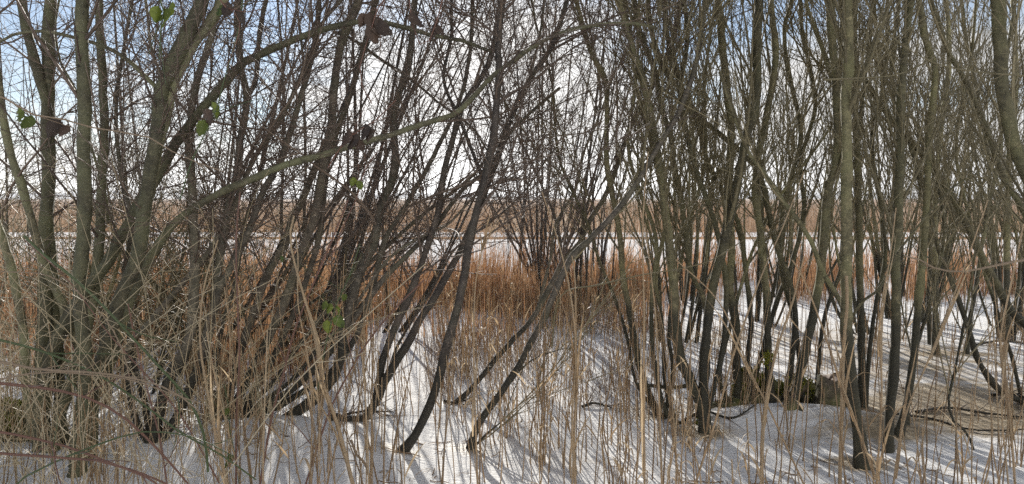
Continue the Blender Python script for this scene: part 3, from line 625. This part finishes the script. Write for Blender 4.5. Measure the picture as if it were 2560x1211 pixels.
belt(1500, 5.6, 8.0, -.45, -.2, .5, .9, .1, 32, bag)
belt(4200, 7.0, 11.4, -.3, .24, .2, .6, .1, 41, bag)
belt(9500, 9.6, 13.2, -.3, .12, .6, 1.05, -.6, 2, bag)
belt(2600, 10.8, 13.6, .08, .2, .45, .8, -.2, 3, bag)
belt(12000, 11.0, 15.5, .14, .85, .5, 1.0, -.5, 4, bag)
bag.build('reeds', M['reed_belt']); o = bpy.data.objects['reeds']; tag(o, 'belt of rusty dry reeds across the middle of the marsh', 'reeds', kind='stuff')
bag = Bag()
belt(7500, 12.5, 27, -.8, .8, .25, .8, -.1, 5, bag, .3, (.003, .007))
bag.build('grass', M['weed']); tag(bpy.data.objects['grass'], 'sparse dark stalks on the snow beyond the rusty belt', 'stalks', kind='stuff')
# far reed field
bag = Bag(); n = 52000
y = 31 * (700 / 31) ** (rng.random(n) ** 1.25); x = y * (-.85 + 1.7 * rng.random(n)) ; edge = 31 + 2.2 * vnoise(x, x * 0, 9, 3); k = y > edge; x, y = x[k], y[k]
h = (.85 + .45 * rng.random(len(x))) * (1 + .14 * vnoise(x, y, 14, 9)); wd = .006 * (y / 31) ** .85 * (1 + rng.random(len(x)))
pale = (vnoise(x, y, 5, 11) > .7) & (rng.random(len(x)) < .6)
P_, R = ribbons(x, y, h, wd, .12 * rng.random(len(x)), 4, .3); blades(bag, P_, R, np.where(pale, 1.0, np.clip(.45 + .2 * vnoise(x, y, 8, 5) + .15 * rng.normal(size=len(x)), 0, .88)))
bag.build('far_reeds', M['reed_far']); tag(bpy.data.objects['far_reeds'], 'wide field of brown reeds beyond the frozen water', 'reeds', kind='stuff')
# strip of reed edge half way over the ice
bag = Bag(); belt(7500, 26.8, 32.0, -.8, .8, .08, .34, -.3, 15, bag, .3, (.004, .011)); bag.build('reed_stubble', M['reed_far']); tag(bpy.data.objects['reed_stubble'], 'low reed stubble on the frozen water', 'reeds', kind='stuff')
# distant wood: many small crowns
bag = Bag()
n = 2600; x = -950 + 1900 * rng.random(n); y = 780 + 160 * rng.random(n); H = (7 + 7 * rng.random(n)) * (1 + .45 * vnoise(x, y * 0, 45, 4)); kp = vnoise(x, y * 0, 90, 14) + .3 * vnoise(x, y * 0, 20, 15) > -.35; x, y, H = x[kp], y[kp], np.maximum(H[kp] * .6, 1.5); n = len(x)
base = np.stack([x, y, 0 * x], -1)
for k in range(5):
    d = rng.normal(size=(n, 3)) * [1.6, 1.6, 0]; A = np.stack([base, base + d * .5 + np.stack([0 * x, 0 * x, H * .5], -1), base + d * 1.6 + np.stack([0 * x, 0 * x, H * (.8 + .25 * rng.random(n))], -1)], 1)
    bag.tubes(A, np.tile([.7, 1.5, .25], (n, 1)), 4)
bag.build('distant_wood', M['treeline']); tag(bpy.data.objects['distant_wood'], 'wood along the horizon, coloured blue grey for haze', 'wood', kind='stuff')

# dry weeds in front of the belt
bag = Bag(); n = 3600
y = 5.6 + 5.2 * rng.random(n); x = y * (-.12 + .30 * rng.random(n)); k = vnoise(x, y, .5, 21) > -.1; x, y = x[k], y[k]
h = .15 + .45 * rng.random(len(x)); P_, R = ribbons(x, y, h, .0015 + .001 * rng.random(len(x)), .5 * rng.random(len(x)), 5, .4); bag.tubes(P_, R, 3)
T, RT_ = children(P_, R, 2600, .4, 1, (.03, .14), (20, 70), .02, .25, 4, .9, .0018, .0009); bag.tubes(T, RT_, 3)
bag.build('dry_weeds', M['weed']); tag(bpy.data.objects['dry_weeds'], 'tangled dry weeds on snow before the rusty reeds', 'weeds', kind='stuff')

# broken twigs and leaf bits on the snow
bag = Bag(); n = 1500; y = 3.6 + 6.5 * rng.random(n) ** 1.5; x = y * (-.6 + 1.35 * rng.random(n)); k = vnoise(x, y, .5, 51) > .1; x, y = x[k], y[k]; n = len(x); a = rng.random(n) * 6.28; L = .02 + .16 * rng.random(n) ** 2.5
s_ = np.linspace(-.5, .5, 4); A = np.zeros((n, 4, 3)); A[:, :, 0] = x[:, None] + np.cos(a)[:, None] * L[:, None] * s_; A[:, :, 1] = y[:, None] + np.sin(a)[:, None] * L[:, None] * s_ + .01 * np.sin(s_ * 7); A[:, :, 2] = terrain(A[:, :, 0], A[:, :, 1]) + .003 + .012 * rng.random((n, 1)) * (s_ + .5)
bag.tubes(A, (.0012 + .003 * rng.random(n) ** 2)[:, None] * np.array([[1, 1, .9, .6]]), 4); bag.build('twig_litter', M['weed']); tag(bpy.data.objects['twig_litter'], 'broken twigs and leaf bits scattered on the snow', 'litter', kind='stuff')
# foreground reed stalks
def reed_mesh(bag, x, y, h, r, leaf=True, leanx=0., tint=None):
    K = 9; s = np.linspace(0, 1, K); b = np.array([x, y, float(terrain(x, y)) - .03]); a = rng.random() * 6.28; ln = rng.normal() * .07 * h; j = rng.normal(size=2) * .012
    P_ = b + np.stack([s * (math.cos(a) * ln + leanx * h) + j[0] * np.sin(s * 6), s * math.sin(a) * ln + j[1] * np.sin(s * 5), s * h], -1)
    R = r * (1 - .45 * s); R[1::2] *= 1.12; t = rng.random() if tint is None else tint
    bag.tubes(P_[None], R[None], 5, np.array([t]))
    if leaf:
        for _ in range(rng.integers(0, 3)):
            f = .35 + .6 * rng.random(); k = int(f * (K - 1)); p0 = P_[k]; L = .08 + .22 * rng.random(); a = rng.random() * 6.28; q = np.linspace(0, 1, 6); up = .9 + .3 * rng.random(); dr = .3 + 1.1 * rng.random()
            A = p0 + np.stack([math.cos(a) * L * q * .55, math.sin(a) * L * q * .55, L * (up * q - dr * q ** 2)], -1)
            blades(bag, A[None], (np.array([.4, 1, 1, .8, .5, .1]) * .0055)[None], np.array([min(1, t + .2)]))
zones = {'l': 'thin dry reed stalk in the foreground snow before the leaning trunks', 'c': 'thin dry reed stalk on the open snow at the centre front', 'r': 'pale dry reed stalk on the shadow-streaked ice at the right front'}
rs = []
def sample(n, D0, D1, u0, u1):
    D = np.sqrt(D0 ** 2 + (D1 ** 2 - D0 ** 2) * rng.random(n)); u = u0 + (u1 - u0) * rng.random(n); x = u * D; m = max(3, n // 9); c = rng.integers(0, n, m)[rng.integers(0, m, n)]; k = rng.random(n) < .55
    x = np.where(k, x[c] + rng.normal(size=n) * .07, x); D = np.where(k, D[c] + rng.normal(size=n) * .07, D); return list(zip(x, D))
cand = sample(62, 2.7, 4.6, -.42, -.1) + sample(120, 2.7, 5.4, -.12, .18) + sample(110, 2.5, 4.6, .18, .72)
for x, y in cand:
    u = x / y; zk = 'l' if u < -.12 else ('c' if u < .18 else 'r'); bag = Bag()
    h = {'l': .55 + .75 * rng.random(), 'c': .35 + .75 * rng.random() ** 1.4, 'r': .4 + .8 * rng.random() ** 1.3}[zk] * (1 if y > 3.4 else .85)
    reed_mesh(bag, x, y, h, .0026 + .0024 * rng.random(), True, rng.normal() * .07, None)
    o = bag.build('reed_stalk', M['reed'], None, (x, y, float(terrain(x, y)))); tag(o, zones[zk], 'reed', {'l': 'reeds before the leaning trunks', 'c': 'reeds on the open snow', 'r': 'reeds at the right front'}[zk])
bag = Bag()
for x, y in sample(300, 4.2, 9.5, -.45, -.08) + sample(520, 5.2, 10.5, -.1, .2) + sample(420, 4.6, 9, .15, .75) + sample(150, 2.6, 5.2, -.75, -.4):
    reed_mesh(bag, x, y, (.25 + .65 * rng.random()), .0022 + .0018 * rng.random(), rng.random() < .5, rng.normal() * .08)
bag.build('thin_reeds', M['reed']); tag(bpy.data.objects['thin_reeds'], 'scattered thin reed stalks between and beyond the front trees', 'reeds', kind='stuff')
# tall traced reeds with plume or bundle of sheaths
def tall_reed(label, s, w0, w1, D, dl=.1, bundle=0, plume=False):
    p = stem_path(s, w0, w1, D=D, dl=dl, ext=0); b = p[0, :3].copy(); root = empty('tall_reed', b); tag(root, label, 'reed')
    vv, qq = tubes(p[None, :, :3], p[None, :, 3], 6); mesh_np('stalk', vv, qq, M['reed'], root, b, np.full(len(vv), .75))
    if bundle:
        k = len(p)
        for _ in range(bundle):
            bag = Bag(); i0 = rng.integers(0, k // 2); i1 = min(k, i0 + rng.integers(k // 4, k // 2)); off = rng.normal(size=3) * .006
            A = spline(p[i0:i1] if i1 - i0 > 3 else p, 7)[:, :3] + off; A += np.linspace(0, 1, 7)[:, None] ** 2 * rng.normal(size=3) * .05
            blades(bag, A[None], (np.array([.6, 1, 1, 1, .8, .5, .1]) * .006)[None])
            bag.build('leaf', M['reed'], root, b)
    if plume:
        bag = Bag(); e = p[-1, :3]; n = 26; d = rv(n) * .5 + np.array([.2, 0, .9]); L = (.05 + .1 * rng.random(n))[:, None]
        A = np.stack([e - [0, 0, .04] + 0 * d, e + d * L * .5, e + d * L - np.array([0, 0, .01])], 1); blades(bag, A, np.tile([.002, .003, .001], (n, 1))); bag.build('plume', M['reed'], root, b)
tall_reed('tallest pale reed, standing in front of the slender cluster', "1612,1230 1608,1000 1610,800 1606,600 1612,480 1620,380", 8, 3, 3.6, bundle=3)
tall_reed('tall reed just right of the tallest pale one', "1655,1235 1648,1000 1640,800 1622,640 1612,560", 7, 3, 3.6, bundle=2)
tall_reed('tall reed bent back near the centre bush', "1440,1230 1430,1050 1440,900 1430,760 1400,620 1355,480", 8, 3, 3.5, bundle=3)
tall_reed('straight tall reed standing on the open snow', "1430,1230 1438,1050 1440,850 1438,700 1430,640", 7, 4, 3.5, bundle=3)
tall_reed('reed crossing in front of the stout dark-footed willow', "1730,1235 1790,1050 1830,900 1900,700 1960,560 2010,430", 7, 3, 3.6, bundle=2)
tall_reed('reed leaning left across the mossy stool', "2020,1235 1940,1060 1880,940 1800,760 1690,650", 6, 3, 3.7, bundle=1)
tall_reed('bundle of reed sheaths before the snow bank', "1905,1230 1905,1120 1915,1000 1940,880 1980,760 2010,640", 12, 4, 3.6, bundle=8)
tall_reed('rust-tipped sheath bundle against the pale-barked trunk', "2098,1235 2105,1000 2110,860 2118,760 2116,690", 11, 8, 3.7, bundle=7)
tall_reed('reed slanting from the pale-barked trunk to the brown ice', "2190,1200 2110,980 2060,830 2010,700 1980,650", 9, 4, 3.7, bundle=2)
tall_reed('long reed leaning right over the brown ice', "2230,1235 2260,1050 2330,880 2400,700 2450,560 2470,500", 7, 3, 3.5, bundle=2)
tall_reed('tall reed rising by the twin upright trunks', "2190,1235 2205,1000 2200,800 2225,640 2240,520", 7, 4, 3.5, bundle=3)
tall_reed('reed close to the right edge', "2540,1235 2520,1000 2500,860 2530,700 2560,560", 7, 3, 3.3, bundle=2)
tall_reed('ragged tan stalk before the low fanning willow', "890,1240 860,1130 840,1055 805,955 790,855 755,730 725,605 735,540", 13, 5, 3.2, bundle=7)
tall_reed('straight tan stalk at the low fanning willow', "775,1240 780,1050 770,900 745,760 745,640 735,560", 6, 3, 3.4, bundle=2)
tall_reed('pale stalk standing before the single S-bend trunk', "1195,1240 1190,1050 1185,850 1190,700 1200,660 1205,610", 6, 4, 3.6, bundle=3, plume=True)
tall_reed('pale stalk leaning between the left willows', "575,1240 545,1120 515,960 500,850 510,720 545,600", 10, 4, 3.1, bundle=3)

# ------------------------------------------------------------------ bramble canes, some with leaves
def leaf_mesh(c, L, W, m, root, b, seed, ax=None):
    g = np.random.default_rng(seed); nu, nv_ = 11, 7; u = np.linspace(0, 1, nu); w_ = np.linspace(-1, 1, nv_); U, V = np.meshgrid(u, w_, indexing='ij')
    wid = W * np.sin(np.pi * U ** .8) ** .8 * (1 + .10 * np.sin(U * 40)); x = V * wid; y = U * L; z = -.25 * L * U ** 2 + .35 * np.abs(V) * wid + .004 * np.sin(U * 22) * np.abs(V)
    p = np.stack([x, y, z], -1).reshape(-1, 3)
    d = np.array(ax if ax is not None else [g.normal() * .4, g.normal() * .3, -1.]); d /= np.linalg.norm(d); s = np.cross(d, [0, 1, 0.]); s /= np.linalg.norm(s); t = np.cross(s, d)
    tw = (g.random() - .5) * 1.8; s2 = s * math.cos(tw) + t * math.sin(tw); t2 = np.cross(s2, d)
    Vv = c + p[:, :1] * s2 + p[:, 1:2] * d + p[:, 2:] * t2
    i = (np.arange(nu - 1) * nv_)[:, None] + np.arange(nv_ - 1)[None]; q_ = np.stack([i, i + 1, i + nv_ + 1, i + nv_], -1).reshape(-1, 4)
    return mesh_np('leaf', Vv, q_, m, root, b, np.full(len(Vv), g.random()))
def cane(label, s, w0, w1, D, m, dl=0, leaves=(), thorns=True, twigs=3, name='bramble_cane', cat='bramble'):
    p = stem_path(s, w0, w1, D=D, dl=dl, ext=0); b = p[0, :3].copy(); root = empty(name, b); tag(root, label, cat)
    bag = Bag(); bag.tubes(p[None, :, :3], p[None, :, 3], 6, np.array([.5]))
    if thorns:
        n = len(p) // 2; T, RT_ = children(p[None, :, :3], p[None, :, 3], n, .02, .98, (.006, .014), (60, 85), -.02, .02, 3, .7, .0016, .0004); bag.tubes(T, RT_, 3)
    bag.build('stem', m, root, b)
    if twigs:
        B, RB = children(p[None, :, :3], p[None, :, 3], twigs, .1, .95, (.08, .35), (25, 60), .02, .12, 6, .7, .003, .0012); 
        for k in range(len(B)): bag = Bag(); bag.tubes(B[k:k+1], RB[k:k+1], 4); bag.build('side_shoot', m, root, b)
    for k, (a, c_, L, green) in enumerate(leaves):
        g = P(a, c_, D + dl * .5); i = np.argmin(np.linalg.norm(p[:, :3] - g, axis=1)); q0 = p[i, :3]
        A = spline(np.array([[*q0, .0012], [*((q0 + g) / 2 + [0, 0, .01]), .001], [*g, .0008]]), 6); mesh_np('leaf_stalk', *tubes(A[None, :, :3], A[None, :, 3], 4), m, root, b, np.full(24, .5))
        leaf_mesh(g, L, L * .34, M['leaf_green'] if green else M['leaf_dark'], root, b, int(a + c_))
G, Rd, Tn = M['cane_green'], M['cane_red'], M['cane_tan']
cane('green cane sweeping down from the left edge across the front', "-60,835 0,850 80,870 165,900 250,940 350,1005 450,1080 550,1135 640,1200", 8, 5, 2.6, G, .3)
cane('long green cane slanting from the grey-green trunks to the snow', "60,590 95,625 200,710 280,790 350,865 425,945 475,1005 510,1090 520,1180", 8, 8, 2.7, G, .1)
cane('green cane arching up from the lower left corner', "20,1230 50,1200 150,1150 250,1110 350,1080 430,1083 505,1100 580,1140", 6, 3, 2.4, G, .1)
cane('thick dark red cane low across the left front', "-40,955 0,960 100,970 215,995 310,1045 400,1130 470,1210", 10, 6, 2.5, Rd, .2)
cane('pale tan cane lying level over the crossing trunks', "-40,900 0,905 100,925 210,930 325,945 425,975 500,1030", 9, 4, 2.5, Tn, .1)
cane('second pale cane just under the level tan one', "-40,960 40,940 130,930 230,938 330,950 430,985 520,1015", 6, 3, 2.6, Tn, .1)
cane('red cane nearly level at the very bottom left', "-40,1130 0,1135 150,1145 260,1155 380,1200 420,1230", 9, 6, 2.3, Rd, .1)
cane('red cane rising to the left over the bottom stalks', "-40,1075 0,1080 75,1095 175,1120 280,1160 395,1200 460,1240", 8, 6, 2.4, Rd, .1)
cane('upright dark red cane beside the low fanning willow', "590,1240 590,1055 598,900 595,805 590,605 600,480", 6, 4, 3.4, Rd, .1)
cane('red cane leaning right through the low fanning willow', "645,1240 680,1045 710,930 735,830 785,705 830,600 870,500", 7, 4, 3.3, Rd, .1)
cane('dark cane leaning right in front of the paired trunks', "755,1240 820,1040 860,955 920,855 990,770 1060,700", 6, 4, 3.4, Rd, .1)
cane('short red cane leaning over the stump', "420,1230 400,1100 370,980 340,860 320,760", 6, 4, 3.0, Rd, .2)
cane('red cane crossing behind the long green ones', "560,1230 500,1120 430,1010 330,900 260,820 170,700 60,600", 5, 3, 3.1, Rd, .2)
cane('red cane bowed above the snow at the bottom', "330,1240 340,1100 330,980 300,860 230,760 120,690 0,680", 5, 3, 2.9, Tn, .2)
cane('green leafy cane hanging in from the top left', "380,-60 395,-10 410,20 405,50 402,80 398,150", 5, 3, 2.4, G, .05, [(432, 2, .085, 1), (410, 22, .085, 1), (396, 15, .06, 1)], twigs=2)
cane('drooping cane with reddish leaves at the top left', "530,-60 545,-10 560,15 585,30 600,60 590,110", 5, 3, 2.5, Rd, .05, [(572, 5, .06, 0), (585, 25, .07, 0), (560, 10, .05, 1)], twigs=2)
cane('thin cane with one hanging green leaf beside the forked trunk', "450,500 480,400 520,320 545,262 560,200 600,60 610,-40", 4, 3, 2.9, G, .05, [(528, 255, .075, 1), (505, 275, .085, 0), (512, 300, .07, 1)], twigs=3)
cane('thin trailing cane with dark leaves at the left edge', "-60,220 0,240 90,290 165,300 225,318 375,345 450,390 560,430", 5, 3, 2.3, Tn, .2, [(45, 270, .05, 1), (80, 288, .06, 1), (150, 300, .07, 0), (170, 310, .05, 0)], twigs=4)
cane('twisted cane with withered leaves beneath the sun', "1000,-60 960,0 935,40 925,90 905,140 900,200 930,260", 4, 3, 2.9, Rd, .05, [(925, 28, .10, 0), (940, 42, .095, 0), (932, 60, .09, 0), (948, 50, .08, 0), (918, 36, .07, 0)], twigs=2)
cane('thin cane with two withered leaves right of the sun', "1120,-50 1100,20 1090,60 1060,120 1030,60 1020,-40", 4, 3, 3.0, Rd, .05, [(1085, 55, .07, 0), (1093, 60, .06, 0), (1030, 30, .09, 0)], twigs=2)
cane('curling cane with a cluster of withered leaves on the slanting bough', "820,420 850,370 880,340 915,315 940,300 990,250", 4, 3, 3.6, Rd, .05, [(872, 325, .09, 0), (885, 330, .10, 0), (893, 345, .08, 0), (912, 308, .09, 0), (922, 315, .08, 0)], twigs=3)
cane('thin shoot with one small yellow-green leaf low in the sky gap', "830,640 860,560 890,500 900,460 915,420 960,360", 4, 2, 4.0, Rd, .05, [(888, 444, .055, 1), (893, 452, .06, 1)], twigs=3)
cane('green shoot with fresh leaves over the rusty reeds', "790,1000 810,880 830,800 845,750 870,700 900,610", 4, 3, 3.6, G, .05, [(812, 752, .05, 1), (826, 758, .055, 1), (840, 765, .05, 1), (818, 800, .07, 1), (838, 790, .08, 1), (866, 735, .045, 1), (700, 640, .04, 1)], twigs=3)
cane('low shoot with yellow-green leaves by the stump', "600,1230 590,1150 575,1080 570,1010 560,960", 4, 3, 3.6, G, .05, [(570, 1020, .04, 1), (575, 1135, .05, 1), (565, 1155, .045, 1)], twigs=2)
# tangle of thin arching twigs low at the left edge: nobody could count it
bag = Bag(); n = 350; x0 = -3.4 + 2.1 * rng.random(n) ** 1.6; y0 = 2.6 + 2.6 * rng.random(n); b = np.stack([x0, y0, terrain(x0, y0) - .02], -1)
d = np.stack([rng.normal(size=n) * .28 - .05, rng.normal(size=n) * .3, np.ones(n)], -1); K = 12; A = np.zeros((n, K, 3)); A[:, 0] = b; L = (.6 + 1.5 * rng.random(n)) / (K - 1); sgn = np.stack([rng.normal(size=n) * .07, rng.normal(size=n) * .08, -.01 - .07 * rng.random(n) ** 2], -1)
for k in range(1, K): d = d + sgn + rv(n) * .05; d /= np.linalg.norm(d, axis=1, keepdims=True); A[:, k] = A[:, k - 1] + d * L[:, None]
keep = A[:, :, 2].min(1) > -.1; A = A[keep]; R = (.0014 + .0020 * rng.random(len(A)))[:, None] * np.linspace(1, .5, K)[None]; bag.tubes(A, R, 4, .4 + .6 * rng.random(len(A)))
T, RT_ = children(A, R, 1400, .1, .95, (.06, .4), (20, 65), .01, .15, 6, .8, .0028, .0012); bag.tubes(T, RT_, 3)
bag.build('bramble_tangle', tinted('tangle', [(0, (.2, .16, .08)), (.5, (.44, .36, .21)), (1, (.7, .57, .38))], .5)); tag(bpy.data.objects['bramble_tangle'], 'tangle of thin olive and tan twigs low at the left edge', 'undergrowth', kind='stuff')

# ------------------------------------------------------------------ winter air
def haze():
    x0, x1, y0, y1, z0, z1 = -1500, 1500, -40, 1400, -1.0, 40
    v_ = [(x, y, z) for z in (z0, z1) for y in (y0, y1) for x in (x0, x1)]
    m = bpy.data.materials.new('air'); m.use_nodes = True; t = m.node_tree; t.nodes.clear()
    o_ = N(t, 'ShaderNodeOutputMaterial'); p = N(t, 'ShaderNodeVolumePrincipled'); t.links.new(p.outputs[0], o_.inputs['Volume'])
    p.inputs['Color'].default_value = (.92, .95, 1, 1); p.inputs['Density'].default_value = HAZE; p.inputs['Anisotropy'].default_value = .5
    o = mesh_np('haze', np.array(v_, float), [(0, 1, 3, 2), (4, 6, 7, 5), (0, 4, 5, 1), (2, 3, 7, 6), (0, 2, 6, 4), (1, 5, 7, 3)], m, smooth=False)
    import bmesh
    b_ = bmesh.new(); b_.from_mesh(o.data); bmesh.ops.recalc_face_normals(b_, faces=b_.faces); b_.to_mesh(o.data); b_.free()
    tag(o, 'thin pale winter haze over the marsh', 'haze', kind='stuff')
HAZE = .0005
haze()
